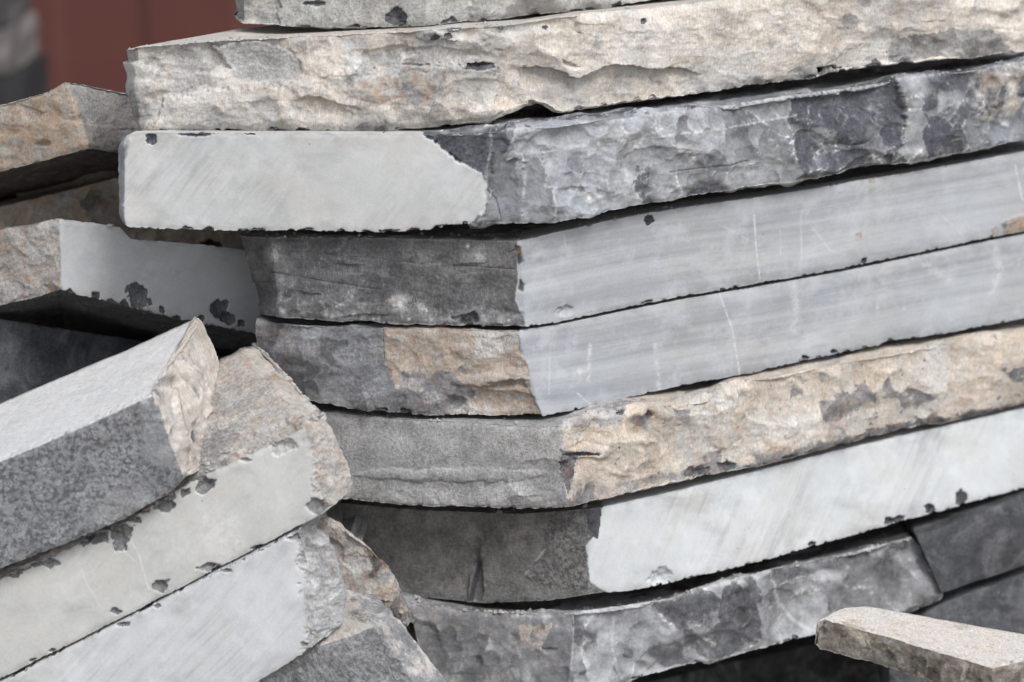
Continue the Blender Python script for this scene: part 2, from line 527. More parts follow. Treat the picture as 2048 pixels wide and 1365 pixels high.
        white = white * (1 - .8 * m)
    dn = fbm(A / 60, V / 40, seed + 96, 5, .65)
    dirt = (np.exp(-np.minimum(np.abs(et), np.abs(eb)) / 22) * sstep(-.25, .5, dn) * .55 + .30 * sstep(0.05, .6, fbm(A / 160, V / 70, seed + 97, 6, .6))) * par['sawn']
    tone = tone - dirt
    # nicked arrises of a sawn face
    for e_, amt, sd in ((et, nick[0], 0), (eb, nick[1], 5)):
        if amt:
            nn = fbm(A / 13, A * 0 + sd, seed + 90 + sd, 5, .7) + .7 * fbm(A / 70, A * 0, seed + 93 + sd, 2) + .25 * jag
            m = sstep(0, 1.5, amt * 9 * nn - e_ * (zt + zb < .5)) * par['sawn'] * (np.abs(e_) < 40)
            dark = np.maximum(dark, m)
            disp -= m * 2.2
    for c in specks:
        q = np.exp(-(((U - c[0]) / c[2]) ** 2 + ((V - c[1]) / (c[2] * (c[4] if len(c) > 4 else 1))) ** 2))
        white = np.maximum(white, c[3] * q)
    for pts, wd, val in lines:
        pts = np.array(pts, float)
        dm = np.full(U.shape, 1e9)
        for a_, b_ in zip(pts[:-1], pts[1:]):
            e = b_ - a_
            tt = np.clip(((U - a_[0]) * e[0] + (V - a_[1]) * e[1]) / (e @ e), 0, 1)
            dm = np.minimum(dm, np.hypot(U - a_[0] - tt * e[0], V - a_[1] - tt * e[1]))
        q = np.exp(-(dm / wd) ** 2) * val
        if val > 0:
            white = np.maximum(white, q)
        else:
            dark = np.maximum(dark, -q)
            disp -= -q * 1.5
    # ---- displace along the smoothed normals
    gu = np.gradient(G, axis=1)
    gv = np.gradient(G, axis=0)
    n = np.cross(gu, gv)
    n /= np.linalg.norm(n, axis=-1, keepdims=True) + 1e-12
    mid = slice(krows + 2, krows + M - 2)
    view = np.array([0, 0, CAMZ]) - G[mid]
    if np.mean(np.sum(n[mid] * view, -1)) < 0:
        n = -n
    for _ in range(3):
        n[1:-1] = (n[:-2] + n[1:-1] * 2 + n[2:]) / 4
        n[:, 1:-1] = (n[:, :-2] + n[:, 1:-1] * 2 + n[:, 2:]) / 4
    n /= np.linalg.norm(n, axis=-1, keepdims=True) + 1e-12
    flat = np.maximum(zt, zb) * sstep(0, 60, np.where(zt > .5, et, eb - 0) * np.maximum(zt, zb))
    disp = disp * (1 - .55 * flat)
    G = G + n * (disp * .001 * depth_scale)[..., None]
    near = (zt > .5) & (et > 1.5) & (et < 70) & (np.abs(n[..., 2]) > .75)
    LEDGE[seed] = np.concatenate([G[near], U[near][:, None]], 1)
    # ---- mesh
    R = G.shape[0]
    base = G.reshape(-1, 3)
    org = np.array([base[:, 0].mean(), base[:, 1].mean(), base[:, 2].min()])
    idx = np.arange(R * N).reshape(R, N)
    q = np.stack([idx[:-1, :-1], idx[:-1, 1:], idx[1:, 1:], idx[1:, :-1]], -1).reshape(-1, 4)
    q2 = np.stack([idx[-1, :-1], idx[-1, 1:], idx[0, 1:], idx[0, :-1]], -1)
    q = np.concatenate([q, q2], 0)
    # orient outward
    a, b, c_ = base[q[:, 0]], base[q[:, 1]], base[q[:, 3]]
    fn = np.cross(b - a, c_ - a)
    fi = (R // 2) * (N - 1) + N // 2
    if fn[fi] @ n.reshape(-1, 3)[q[fi, 0]] < 0:
        q = q[:, ::-1]
    nf = len(q)
    caps = [idx[:, 0], idx[::-1, -1]]
    loops = np.concatenate([q.reshape(-1)] + caps)
    starts = np.concatenate([np.arange(nf) * 4, [nf * 4, nf * 4 + R]])
    me = bpy.data.meshes.new(name)
    me.vertices.add(R * N)
    me.vertices.foreach_set('co', (base - org).astype(np.float32).ravel())
    me.loops.add(len(loops))
    me.loops.foreach_set('vertex_index', loops.astype(np.int32))
    me.polygons.add(nf + 2)
    me.polygons.foreach_set('loop_start', starts.astype(np.int32))
    me.polygons.foreach_set('use_smooth', np.ones(nf + 2, bool))
    me.update(calc_edges=True)
    me.validate()

    def col(nm, ch):
        at = me.color_attributes.new(nm, 'FLOAT_COLOR', 'POINT')
        at.data.foreach_set('color', np.clip(np.stack(ch, -1), 0, 1).reshape(-1, 4).astype(np.float32).ravel())
    rust = par['rust']
    col('stone_mask', (par['tan'], dark, white, rust))
    col('stone_tone', (np.clip(tone, 0, 1), par['sawn'], par['spk'], np.ones(U.shape)))
    at = me.attributes.new('face_coord', 'FLOAT_VECTOR', 'POINT')
    at.data.foreach_set('vector', np.stack([A * PXM, -np.where(zt > .5, -et, np.where(zb > .5, eb + hpx, et)) * PXM, 0 * U], -1).astype(np.float32).ravel())
    me.materials.append(mat)
    o = link(bpy.data.objects.new(name, me))
    o.location = org
    o['label'] = label
    o['category'] = category
    o['kind'] = 'thing'
    if group:
        o['group'] = group
    return o


def edge_chips(railpts, x0, x1, n, seed, size=(6, 16), up=-1, depth=5, dark=1.0):
    r = np.random.default_rng(seed)
    out = []
    p = np.array([q[-2:] for q in railpts], float)
    p = p[np.argsort(p[:, 0])]
    for i in range(n):
        x = r.uniform(x0, x1)
        y = np.interp(x, p[:, 0], p[:, 1])
        a = r.uniform(*size) * r.uniform(.5, 1)
        out.append((x, y + up * r.uniform(-.3, .25) * a, a * r.uniform(.8, 1.6), a * r.uniform(.5, 1.0), depth * r.uniform(.5, 1), dark))
    return out


def edge_specks(railpts, x0, x1, n, seed, r=(2, 5), dy=2, val=.9):
    g_ = np.random.default_rng(seed)
    p = np.array([q[-2:] for q in railpts], float)
    p = p[np.argsort(p[:, 0])]
    out = []
    for i in range(n):
        x = g_.uniform(x0, x1)
        out.append((x, np.interp(x, p[:, 0], p[:, 1]) + dy + g_.normal(0, 2.5), g_.uniform(*r), val * g_.uniform(.5, 1)))
    return out


def level(x, y, Y, xb, yb, dz=0.0):
    """vector over a level top from a front pixel to the pixel seen on its back edge"""
    a = P(x, y, Y)
    ry = P(xb, yb, 1.0)
    Yb = (a[2] + dz - CAMZ) / (ry[2] - CAMZ)
    return P(xb, yb, Yb) - a


# ------------------------------------------------------------------ the setting
def simple_mat(name, col, rough=.85, var=.25, scale=6.0, bump=0.0):
    m = bpy.data.materials.new(name)
    m.use_nodes = True
    nt = m.node_tree
    bs = nt.nodes['Principled BSDF']
    bs.inputs['Roughness'].default_value = rough
    bs.inputs['Specular IOR Level'].default_value = .3
    tc = nd(nt, 'ShaderNodeTexCoord')
    no = nd(nt, 'ShaderNodeTexNoise')
    no.inputs['Scale'].default_value = scale
    no.inputs['Detail'].default_value = 8
    nt.links.new(tc.outputs['Object'], no.inputs['Vector'])
    cr = nd(nt, 'ShaderNodeValToRGB')
    cr.color_ramp.elements[0].position = .3
    cr.color_ramp.elements[1].position = .7
    cr.color_ramp.elements[0].color = (*[c * (1 - var) for c in col], 1)
    cr.color_ramp.elements[1].color = (*[min(1, c * (1 + var)) for c in col], 1)
    nt.links.new(no.outputs[0], cr.inputs[0])
    nt.links.new(cr.outputs[0], bs.inputs['Base Color'])
    if bump:
        b = nd(nt, 'ShaderNodeBump')
        b.inputs['Distance'].default_value = bump
        nt.links.new(no.outputs[0], b.inputs['Height'])
        nt.links.new(b.outputs[0], bs.inputs['Normal'])
    return m


g = mesh_object('ground', [(-60, -20, 0), (60, -20, 0), (60, 120, 0), (-60, 120, 0)], [(0, 1, 2, 3)], simple_mat('ground_dust', (.22, .19, .165), .95, .35, 9.0, .02), False)
g['kind'] = 'structure'

# red steel container far behind
vs_, fs_ = [], []
cx0, cx1, cy = -2.02, 3.2, 9.0
prof = []
x = cx0
while x < cx1:
    prof += [(x, 0), (x + .30, 0), (x + .35, .02), (x + .62, .02), (x + .67, 0)]
    x += .67
for (xx, yy) in prof:
    vs_ += [(xx, cy + yy, .06), (xx, cy + yy, 2.3)]
for i in range(len(prof) - 1):
    fs_.append((2 * i, 2 * i + 2, 2 * i + 3, 2 * i + 1))
m_red = simple_mat('red_oxide_paint', (.088, .030, .024), .6, .08, 3.0)
root = link(bpy.data.objects.new('shipping_container', None))
root.location = (cx0, cy, 0)
root['label'] = 'blurred red brown corrugated steel container far behind the stone slabs'
root['category'] = 'container'
root['group'] = 'background'
del root['group']


def child(o, par):
    o.parent = par
    o.location = tuple(np.array(o.location) - np.array(par.location))
    return o


child(mesh_object('side_panel', vs_, fs_, m_red, False), root)


def box(name, a, b, mat):
    (x0, y0, z0), (x1, y1, z1) = a, b
    v = [(x0, y0, z0), (x1, y0, z0), (x1, y1, z0), (x0, y1, z0), (x0, y0, z1), (x1, y0, z1), (x1, y1, z1), (x0, y1, z1)]
    return mesh_object(name, v, [(0, 3, 2, 1), (4, 5, 6, 7), (0, 1, 5, 4), (1, 2, 6, 5), (2, 3, 7, 6), (3, 0, 4, 7)], mat, False)


child(box('bottom_rail', (cx0, cy - .03, 0), (prof[-1][0], cy + .05, .07), m_red), root)
child(box('corner_post', (cx0 - .12, cy - .03, 0), (cx0, cy + .09, 2.4), m_red), root)
child(box('shell', (cx0 - .1, cy + .09, .02), (prof[-1][0], cy + 2.3, 2.3), m_red), root)

# ------------------------------------------------------------------ stone kinds
GREY = (.20, .205, .215)
m_s1 = stone_material('grey_split_stone_buff', (.5, .5, .48), (.33, .325, .305), (.52, .44, .34), (.10, .102, .11), hair=.3)
m_s2 = stone_material('cream_weathered_stone', (.5, .5, .48), (.40, .395, .38), (.62, .56, .49), (.10, .102, .112))
m_s3 = stone_material('blue_grey_limestone', (.485, .490, .485), (.178, .190, .206), (.52, .45, .37), (.075, .079, .092), streak=(.10, 38), white=(.60, .60, .60), grain=.5, rough_bump=.4, dust=.28)
m_s4 = stone_material('banded_sawn_limestone', (.405, .420, .436), (.10, .101, .105), (.40, .35, .29), (.055, .056, .06), band=.8, streak=(.04, 85), hair=.55, dust=.2)
m_s5 = stone_material('banded_brown_limestone', (.40, .415, .430), (.16, .163, .172), (.37, .315, .26), (.055, .056, .06), band=.85, streak=(.04, 85), hair=.2, tan2=(.29, .255, .22))
m_s6 = stone_material('tan_crusted_limestone', (.5, .5, .48), (.265, .265, .265), (.60, .525, .435), (.12, .123, .132), hair=.15)
m_s7 = stone_material('white_sawn_limestone', (.55, .572, .58), (.17, .165, .155), (.52, .46, .38), (.07, .07, .078), streak=(.10, 28), hair=.5)
m_s8 = stone_material('grey_limestone', (.5, .5, .48), (.225, .232, .245), (.40, .34, .28), (.09, .092, .10), hair=.1, grain=.5, rough_bump=.4)
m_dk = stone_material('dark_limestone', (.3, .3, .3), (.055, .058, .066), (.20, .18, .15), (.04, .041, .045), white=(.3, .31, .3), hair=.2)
m_l1 = stone_material('rusty_stone', (.4, .4, .39), (.30, .295, .285), (.43, .345, .255), (.05, .05, .052), hair=.2, rust=(.42, .20, .08))
m_l3 = stone_material('grey_sawn_limestone', (.40, .405, .41), (.30, .29, .27), (.43, .37, .31), (.09, .09, .093), streak=(.03, 60))
m_t1 = stone_material('pale_topped_stone', (.57, .56, .54), (.16, .165, .172), (.54, .48, .42), (.055, .058, .065), streak=(.05, 117))
m_t2 = stone_material('cream_sawn_stone', (.485, .487, .468), (.38, .37, .35), (.53, .46, .39), (.15, .15, .153), streak=(.05, 60))
m_t3 = stone_material('bluish_sawn_stone', (.505, .52, .535), (.33, .335, .34), (.52, .46, .38), (.16, .16, .163), streak=(.12, 62))
m_p1 = stone_material('buff_slab_stone', (.5, .5, .48), (.30, .26, .21), (.56, .50, .44), (.10, .10, .10), rust=(.3, .18, .1))

GRP = 'quarried slabs of the tall stack'
LGRP = 'slabs lying behind the stack at its near corner'
TGRP = 'slabs tipped over in front of the stack'

# ------------------------------------------------------------------ the tall stack, top to bottom
top = [(452, -110), (850, -110), (2100, -190)]
bot = [(452, 466, 40), (478, 480, 53), (600, 57), (700, 58), (850, 54), (1000, 39), (1200, 18), (1400, -5), (2100, -95)]
slab('stone_slab', 'grey rough slab topmost on the tall stack cut off by the photo edge', m_s1, top, bot,
     [(452, 3.10), (480, 3.05), (850, 3.03), (2100, 3.50)],
     [('all', st(SPLIT, tone=.6, white=.35, rust=.05)), ([(560, -90), (940, -90), (940, 70), (560, 70)], st(SMOOTHG, tone=.66, scs=.4))], 101,
     chips=[(795, 40, 30, 26, 6), (900, 45, 18, 10, 4), (630, 8, 26, 8, 4, .7)] + edge_chips(bot, 480, 1300, 14, 1), cells=(70, 150, 34, 44), group=GRP)

top = [(244, 250, 100), (262, 270, 94), (300, 91), (420, 81), (510, 76), (640, 70), (800, 62), (1000, 50), (1100, 35), (1380, 8), (1500, -6), (2100, -70)]
bot = [(244, 276, 246), (262, 287, 263), (300, 264), (480, 262), (590, 262), (700, 261), (850, 257), (885, 253), (963, 243), (990, 238), (1012, 226), (1040, 212), (1060, 209), (1085, 215), (1108, 231), (1120, 233), (1192, 222), (1348, 200), (1502, 175), (1655, 152), (1775, 137), (2100, 103)]
b20, b21 = level(262, 94, 3.02, 480, 56), level(480, 77, 2.99, 482, 56)
slab('stone_slab', 'thick cream and tan rough faced slab second from the top of the stack', m_s2, top, bot,
     [(244, 3.10), (262, 3.02), (870, 2.985), (2100, 3.41)],
     [('all', st(CRUST, tone=.55)), ('top', st(CRUST, tan=.8, scl=.1, scs=.1, ter=0, fbm=.5)),
      ([(230, 60), (420, 60), (520, 120), (380, 190), (300, 275), (230, 280)], dict(tan=.45, tone=.62), 30, 30),
      ([(425, 95), (510, 80), (592, 110), (605, 140), (560, 170), (470, 160)], dict(tan=.0, tone=.52, scl=.2, scs=.2, white=.7), 3, 10),
      ([(690, 110), (860, 96), (985, 124), (900, 132), (690, 138)], dict(tan=.25, tone=.75, ter=0), 6, 8),
      ([(690, 136), (860, 128), (905, 165), (870, 215), (700, 190)], dict(tan=.6, tone=.55, rust=.7), 10, 14),
      ([(330, 192), (430, 180), (600, 166), (690, 139), (860, 128), (985, 131), (1003, 175), (960, 320), (280, 320)], dict(off=5.5), 2.5, 14),
      ([(690, 136), (860, 127), (985, 130), (985, 140), (860, 150), (690, 160)], dict(tan=.25, tone=.8, white=.9), 3, 12),
      ([(1785, 85), (1900, 58), (1990, 60), (2030, 108), (1780, 140)], dict(tan=0, tone=.16), 3, 12),
      (('noise', 50, .42), dict(tan=.2, tone=.45)),
      ([(1400, 160), (1700, 110), (1780, 140), (1400, 205)], dict(tan=.55, tone=.4), 20, 20)], 111,
     chips=[(960, 132, 34, 9, 9), (845, 132, 60, 4, 4, .3), (1655, 142, 30, 16, 14, .6), (905, 45, 16, 12, 3), (1000, 45, 10, 6, 3), (870, 77, 10, 9, 3, .8), (898, 71, 12, 8, 3, .8), (1283, 42, 9, 8, 3, .8), (1095, 56, 8, 5, 2)]
     + edge_chips(bot, 300, 900, 16, 2, (6, 13), -1, 5, .9) + edge_chips(bot, 1130, 2048, 30, 3, (6, 15), -1, 5, .85),
     dents=[(840, 112, 155, 18, 5), (800, 175, 110, 30, -4), (960, 185, 70, 30, 4), (1230, 130, 120, 30, -3), (1500, 100, 90, 60, 3), (510, 128, 95, 42, 4)],
     cells=(130, 70, 44, 34), scale=(40, 11), group=GRP, krows=44, back=[(244, *(.98 * b20)), (262, *b20), (480, *b21), (540, .35, .6, -.04), (2100, .05, .7, -.04)],
     bback=[(244, *(.9 * b20)), (262, *(.95 * b20)), (480, *(.9 * b21)), (540, .35, .5, .01), (2100, .05, .7, .05)])

top = [(238, 237, 290), (247, 250, 272), (262, 266), (300, 265), (845, 266), (985, 262), (1110, 252), (1158, 243), (1382, 220), (1587, 187), (1690, 174), (1860, 150), (2100, 118)]
bot = [(238, 239, 440), (247, 248, 452), (262, 457), (350, 461), (480, 464), (590, 463), (770, 467), (860, 461), (940, 450), (985, 448), (1110, 451), (1200, 430), (1348, 401), (1502, 376), (1655, 354), (1792, 331), (2100, 276)]
SW3 = [(150, 200), (840, 200), (845, 268), (880, 292), (912, 320), (962, 346), (975, 362), (968, 425), (935, 452), (930, 560), (150, 560)]
slab('stone_slab', 'slab with smooth pale sawn left face and blue grey split right face', m_s3, top, bot,
     [(238, 3.03), (247, 2.985), (975, 2.955), (1110, 2.975), (2100, 3.415)],
     [('all', st(SPLIT, white=.95, tone=.55, scl=1.7, scs=1.15, ter=.2, fbm=.6, slate=.95)), (SW3, SAWN, 1.0, 9),
      ([(845, 262), (985, 262), (985, 350), (962, 346), (912, 320), (880, 292)], dict(sawn=0, dark=.7, tone=.3, scl=.1, scs=.35, white=.15, fbm=1.2, off=-3.5), 1.5, 8),
      ([(985, 300), (1045, 310), (1050, 380), (1040, 450), (965, 450), (975, 360)], dict(tone=.3, scl=.6, dark=.3), 4, 10),
      ([(1050, 310), (1085, 310), (1105, 380), (1110, 450), (1040, 450)], dict(tone=.5, scl=.3), 4, 10),
      ([(985, 262), (1100, 262), (1100, 310), (985, 310)], dict(tone=.62, white=.9), 6, 10),
      ([(1110, 380), (1200, 385), (1300, 430), (1100, 460)], dict(tone=.62, tan=.05), 6, 14),
      ([(1930, 140), (2100, 110), (2100, 230), (1950, 260)], dict(tan=.5, tone=.6), 14, 26),
      ([(1560, 260), (2100, 180), (2100, 310), (1560, 380)], dict(tone=.24), 40, 24),
      ([(1100, 262), (1400, 230), (1400, 400), (1100, 450)], dict(tone=.54), 40, 30),
      ([(200, 240), (262, 240), (256, 300), (248, 330), (247, 420), (256, 470), (200, 470)], dict(sawn=0, tone=.95, white=.9, fbm=1.4, scs=.6, slate=0), 2, 8)], 121,
     chips=[(302, 278, 18, 12, 4), (385, 270, 40, 5, 3, .6), (500, 268, 14, 4, 3)] + edge_chips(bot, 250, 940, 26, 4, (6, 15), -.4, 4) + [(900, 455, 50, 6, 5)],
     dents=[(1130, 275, 60, 22, 5), (1330, 330, 90, 40, 6), (1690, 255, 65, 36, -8), (1620, 300, 45, 40, 7), (1730, 330, 60, 30, 6), (1170, 400, 60, 24, 5), (1010, 380, 28, 60, 4)],
     cells=(100, 108, 30, 34), scale=(27, 6), group=GRP, edge=(1.0, 1.0), nick=(.25, .8),
     specks=edge_specks(top, 1000, 2040, 60, 31, (2, 5), 3) + edge_specks([(1090, 305), (1250, 282), (1400, 262), (1600, 232)], 1100, 1600, 26, 32, (2, 5), 0, .8) + [(1185, 398, 9, .9), (1105, 330, 8, .6), (1140, 430, 10, .5)],
     lines=[([(1090, 308), (1250, 284), (1340, 268), (1500, 250), (1600, 232)], 2.2, .7), ([(982, 265), (984, 300), (972, 345), (966, 420), (955, 445)], 3.0, .5), ([(1047, 312), (1052, 350), (1046, 400)], 3, .6),
            ([(1080, 320), (1095, 350), (1090, 372), (1160, 388), (1190, 398), (1240, 385)], 3, .6), ([(1110, 385), (1112, 440)], 2.5, .5), ([(1340, 345), (1420, 333), (1500, 322)], 1.5, -.8), ([(975, 380), (995, 400), (1003, 440)], 1.6, -.9)])

top = [(470, 476, 470), (540, 473), (792, 476), (1038, 482), (1100, 467), (1220, 440), (1348, 417), (1502, 396), (1621, 378), (1758, 355), (2100, 295)]
bot = [(470, 520, 632), (540, 560, 638), (700, 646), (800, 651), (950, 655), (1038, 1052, 655), (1100, 1110, 648), (1200, 1200, 628), (1348, 598), (1519, 569), (1690, 538), (1861, 502), (2100, 453)]
SW4 = [(1036, 440), (1034, 520), (1036, 560), (1030, 600), (1048, 640), (1056, 800), (2200, 800), (2200, 250), (1036, 330)]
slab('stone_slab', 'slab with dark fuzzy left face and banded sawn right face under the blue grey slab', m_s4, top, bot,
     [(470, 3.06), (540, 3.0), (1038, 2.985), (2100, 3.43)],
     [('all', st(SPLIT, tone=.5, scl=.25, scs=.4, ter=.7, white=.55, slate=.2)), (SW4, SAWN, 1.0, 4),
      ([(540, 590), (1040, 620), (1060, 670), (520, 650)], dict(tone=.8, scs=1, scl=.6, white=.9, tan=.2), 8, 16),
      ([(760, 590), (880, 595), (870, 625), (760, 620)], dict(tan=.45), 8, 14),
      ([(470, 470), (540, 470), (540, 640), (500, 640)], dict(tone=.55, scl=.5), 6, 10),
      ('top', dict(tan=.35, tone=.8)),
      ([(2005, 445), (2045, 430), (2075, 440), (2070, 475), (2010, 476)], dict(sawn=.2, tan=.8, rust=1, fbm=2, off=3), 3, 8), ([(1984, 458), (1994, 452), (1996, 478), (1984, 478)], dict(tan=.7, rust=1, sawn=.4), 2, 4),
      ([(1711, 468), (1722, 466), (1724, 478), (1713, 480)], dict(tan=.7, rust=.8, sawn=.5), 2, 3), ([(1738, 354), (1750, 354), (1750, 366), (1738, 366)], dict(tan=.8, rust=.8, sawn=.4), 2, 3),
      ([(1577, 505), (1583, 505), (1585, 550), (1576, 550)], dict(tan=.3, rust=.3), 3, 3), ([(1030, 492), (1042, 495), (1046, 525), (1036, 530)], dict(sawn=0, tan=.3, rust=.6, tone=.2, off=-3), 2, 3), ([(1040, 560), (1050, 570), (1046, 585), (1036, 580)], dict(sawn=0, tone=.3, off=-3), 2, 3)], 131,
     chips=[(935, 640, 26, 20, 9, .5), (1300, 440, 12, 15, 4), (1132, 622, 18, 11, 4, -1), (1296, 606, 14, 6, 4), (1730, 522, 7, 7, 4)]
     + edge_chips(bot, 880, 1040, 6, 51, (8, 16), -1, 5) + edge_chips(bot, 1060, 2048, 22, 5, (3, 7), -.6, 3) + edge_chips(top, 1100, 2048, 9, 55, (4, 9), .5, 2, .6),
     cells=(120, 90, 30, 26), scale=(30, 9), group=GRP, wob=(2, 1.2), nick=(.15, .35),
     lines=[([(1508, 430), (1513, 500), (1520, 560)], 1.3, .9), ([(1602, 430), (1603, 520)], 1.2, .7), ([(1440, 450), (1520, 492)], 1, .6), ([(1620, 450), (1660, 500), (1690, 510)], 1, .6), ([(1878, 425), (1925, 470)], 1, .7), ([(2030, 330), (2045, 400)], 1.6, .9),
            ([(1560, 455), (1562, 510)], 1, .5), ([(1128, 470), (1132, 500)], 1.5, .5), ([(540, 545), (760, 580)], 1.6, -.8), ([(520, 500), (700, 512), (860, 530)], 1.4, -.6), ([(930, 532), (1030, 538)], 1.5, -.8)],
     specks=[(936, 492, 5, 1), (546, 508, 16, .7), (700, 590, 14, .6), (800, 608, 16, .8), (960, 512, 20, .5)] + edge_specks(bot, 540, 1040, 30, 41, (3, 8), -14, .7))

top = [(508, 512, 640), (600, 648), (792, 655), (1036, 661), (1100, 652), (1200, 632), (1348, 602), (1519, 573), (1690, 542), (1861, 506), (2100, 457)]
bot = [(508, 520, 790), (600, 612, 804), (680, 690, 822), (740, 760, 827), (860, 870, 834), (1036, 1084, 835), (1100, 1140, 824), (1200, 1220, 806), (1348, 776), (1519, 745), (1604, 724), (1758, 693), (1775, 684), (1895, 669), (2100, 628)]
SW5 = [(1036, 600), (1040, 700), (1056, 730), (1060, 780), (1085, 834), (1090, 980), (2200, 900), (2200, 400)]
slab('stone_slab', 'slab with part grey part brown split left face and banded sawn right face with scratches', m_s5, top, bot,
     [(508, 3.04), (600, 3.0), (1036, 2.985), (2100, 3.435)],
     [('all', st(SPLIT, tone=.5, white=.4, rust=.06)),
      ([(768, 640), (1100, 640), (1100, 850), (880, 850), (800, 790), (765, 720)], dict(tan=.95, tone=.55, scl=.6, scs=.9, ter=.3, rust=.35), 9, 14),
      ([(800, 745), (900, 740), (960, 790), (880, 840), (790, 800)], dict(tan=.35, scs=1.2), 6, 12),
      ([(510, 640), (600, 640), (620, 700), (540, 720)], dict(tan=.2, tone=.6, rust=.3), 8, 12),
      (SW5, SAWN, 1.0, 4)], 141,
     chips=[(1480, 770, 24, 18, 6), (1610, 718, 10, 8, 5), (1670, 706, 9, 8, 4, .8), (1730, 698, 9, 6, 4), (1020, 770, 50, 10, 8, -1)]
     + edge_chips(bot, 1090, 2048, 16, 6, (4, 9), -.5, 3) + edge_chips(bot, 650, 1080, 8, 61, (8, 18), -1, 5, .7),
     dents=[(1000, 800, 70, 26, 6), (960, 760, 60, 14, -6)], cells=(84, 92, 34, 34), scale=(20, 7), group=GRP, wob=(1.5, 2), nick=(.1, .5),
     lines=[([(1440, 590), (1465, 660), (1480, 752)], 1.3, .9), ([(1180, 690), (1176, 760)], 4, .55), ([(1310, 690), (1318, 780)], 5, .5), ([(1588, 572), (1592, 620), (1586, 660)], 9, .45), ([(1990, 500), (2000, 540), (1985, 590)], 9, .5), ([(1155, 788), (1180, 808)], 2, .8),
            ([(1850, 530), (1900, 560)], 9, .4), ([(1100, 700), (1098, 790)], 1.2, .5), ([(766, 650), (768, 720)], 1.5, -.7)],
     specks=[(1160, 745, 9, .6), (1755, 618, 3, .7, 3), (1808, 617, 2.5, .6, 2.5)])

top = [(560, 818), (660, 824), (740, 832), (900, 842), (1060, 851), (1118, 851), (1180, 829), (1260, 816), (1340, 809), (1420, 796), (1470, 768), (1600, 741), (1760, 711), (1895, 687), (2100, 650)]
bot = [(560, 985), (660, 1000), (740, 1009), (800, 1015), (960, 1018), (1050, 1024), (1118, 1135, 1018), (1200, 1212, 1005), (1280, 990), (1348, 974), (1433, 955), (1655, 900), (1700, 887), (1929, 839), (2100, 800)]
TAN6 = [(1122, 846), (1130, 920), (1128, 960), (1136, 1000), (1140, 1100), (2200, 1000), (2200, 560), (1140, 700)]
slab('stone_slab', 'slab with smooth plain grey left face and flaky tan crusted right face', m_s6, top, bot,
     [(560, 3.03), (1118, 2.955), (1250, 3.0), (2100, 3.425)],
     [('all', st(SMOOTHG, tone=.55)), ([(560, 960), (1110, 980), (1140, 1060), (560, 1060)], st(SPLIT, tone=.6, scl=.4, white=.6, rust=.1), 6, 12),
      ([(1010, 850), (1125, 850), (1125, 930), (1100, 940), (1010, 930)], dict(tone=.68, scl=.15), 6, 14),
      (TAN6, st(CRUST, tone=.6, scl=1.2, scs=1, rust=.35, ter=.1), 1.5, 8),
      ([(1110, 700), (1290, 700), (1240, 850), (1118, 860)], dict(tan=.35, tone=.85, white=.6), 8, 14),
      ([(1122, 900), (1160, 905), (1140, 990), (1122, 950)], dict(tan=0, tone=.15, dark=.6), 1.5, 8),
      ([(1140, 985), (1500, 915), (1500, 960), (1140, 1060)], dict(tan=.5, tone=.5), 8, 18),
      ([(1500, 910), (2100, 790), (2100, 850), (1500, 980)], dict(tan=.3, tone=.25), 6, 18),
      (('noise', 26, .34), dict(tan=.1, tone=.35)), (('noise', 11, .42), dict(tan=.1, tone=.3)),
      ([(1640, 800), (1740, 770), (1760, 800), (1640, 850)], dict(tan=.2, tone=.35), 4, 20),
      ('bottom', dict(tan=.5, tone=.5))], 151,
     chips=[(1165, 910, 40, 7, 7), (1130, 935, 12, 22, 5), (1400, 950, 26, 16, 5, .9), (1460, 935, 22, 14, 5, .9), (1240, 822, 10, 12, 5, .6), (1298, 830, 10, 12, 5, .6)]
     + edge_chips(bot, 1400, 2048, 24, 7, (8, 18), -1, 4) + edge_chips(bot, 700, 1120, 10, 71, (6, 14), -1, 4, .5),
     dents=[(1080, 960, 60, 40, 6), (1450, 830, 40, 70, -9), (1380, 800, 80, 30, 8), (1560, 800, 90, 50, 7), (1180, 905, 45, 14, -6), (900, 950, 200, 14, -4)],
     cells=(100, 110, 36, 34), scale=(27, 8), group=GRP, edge=(1, 1.5))

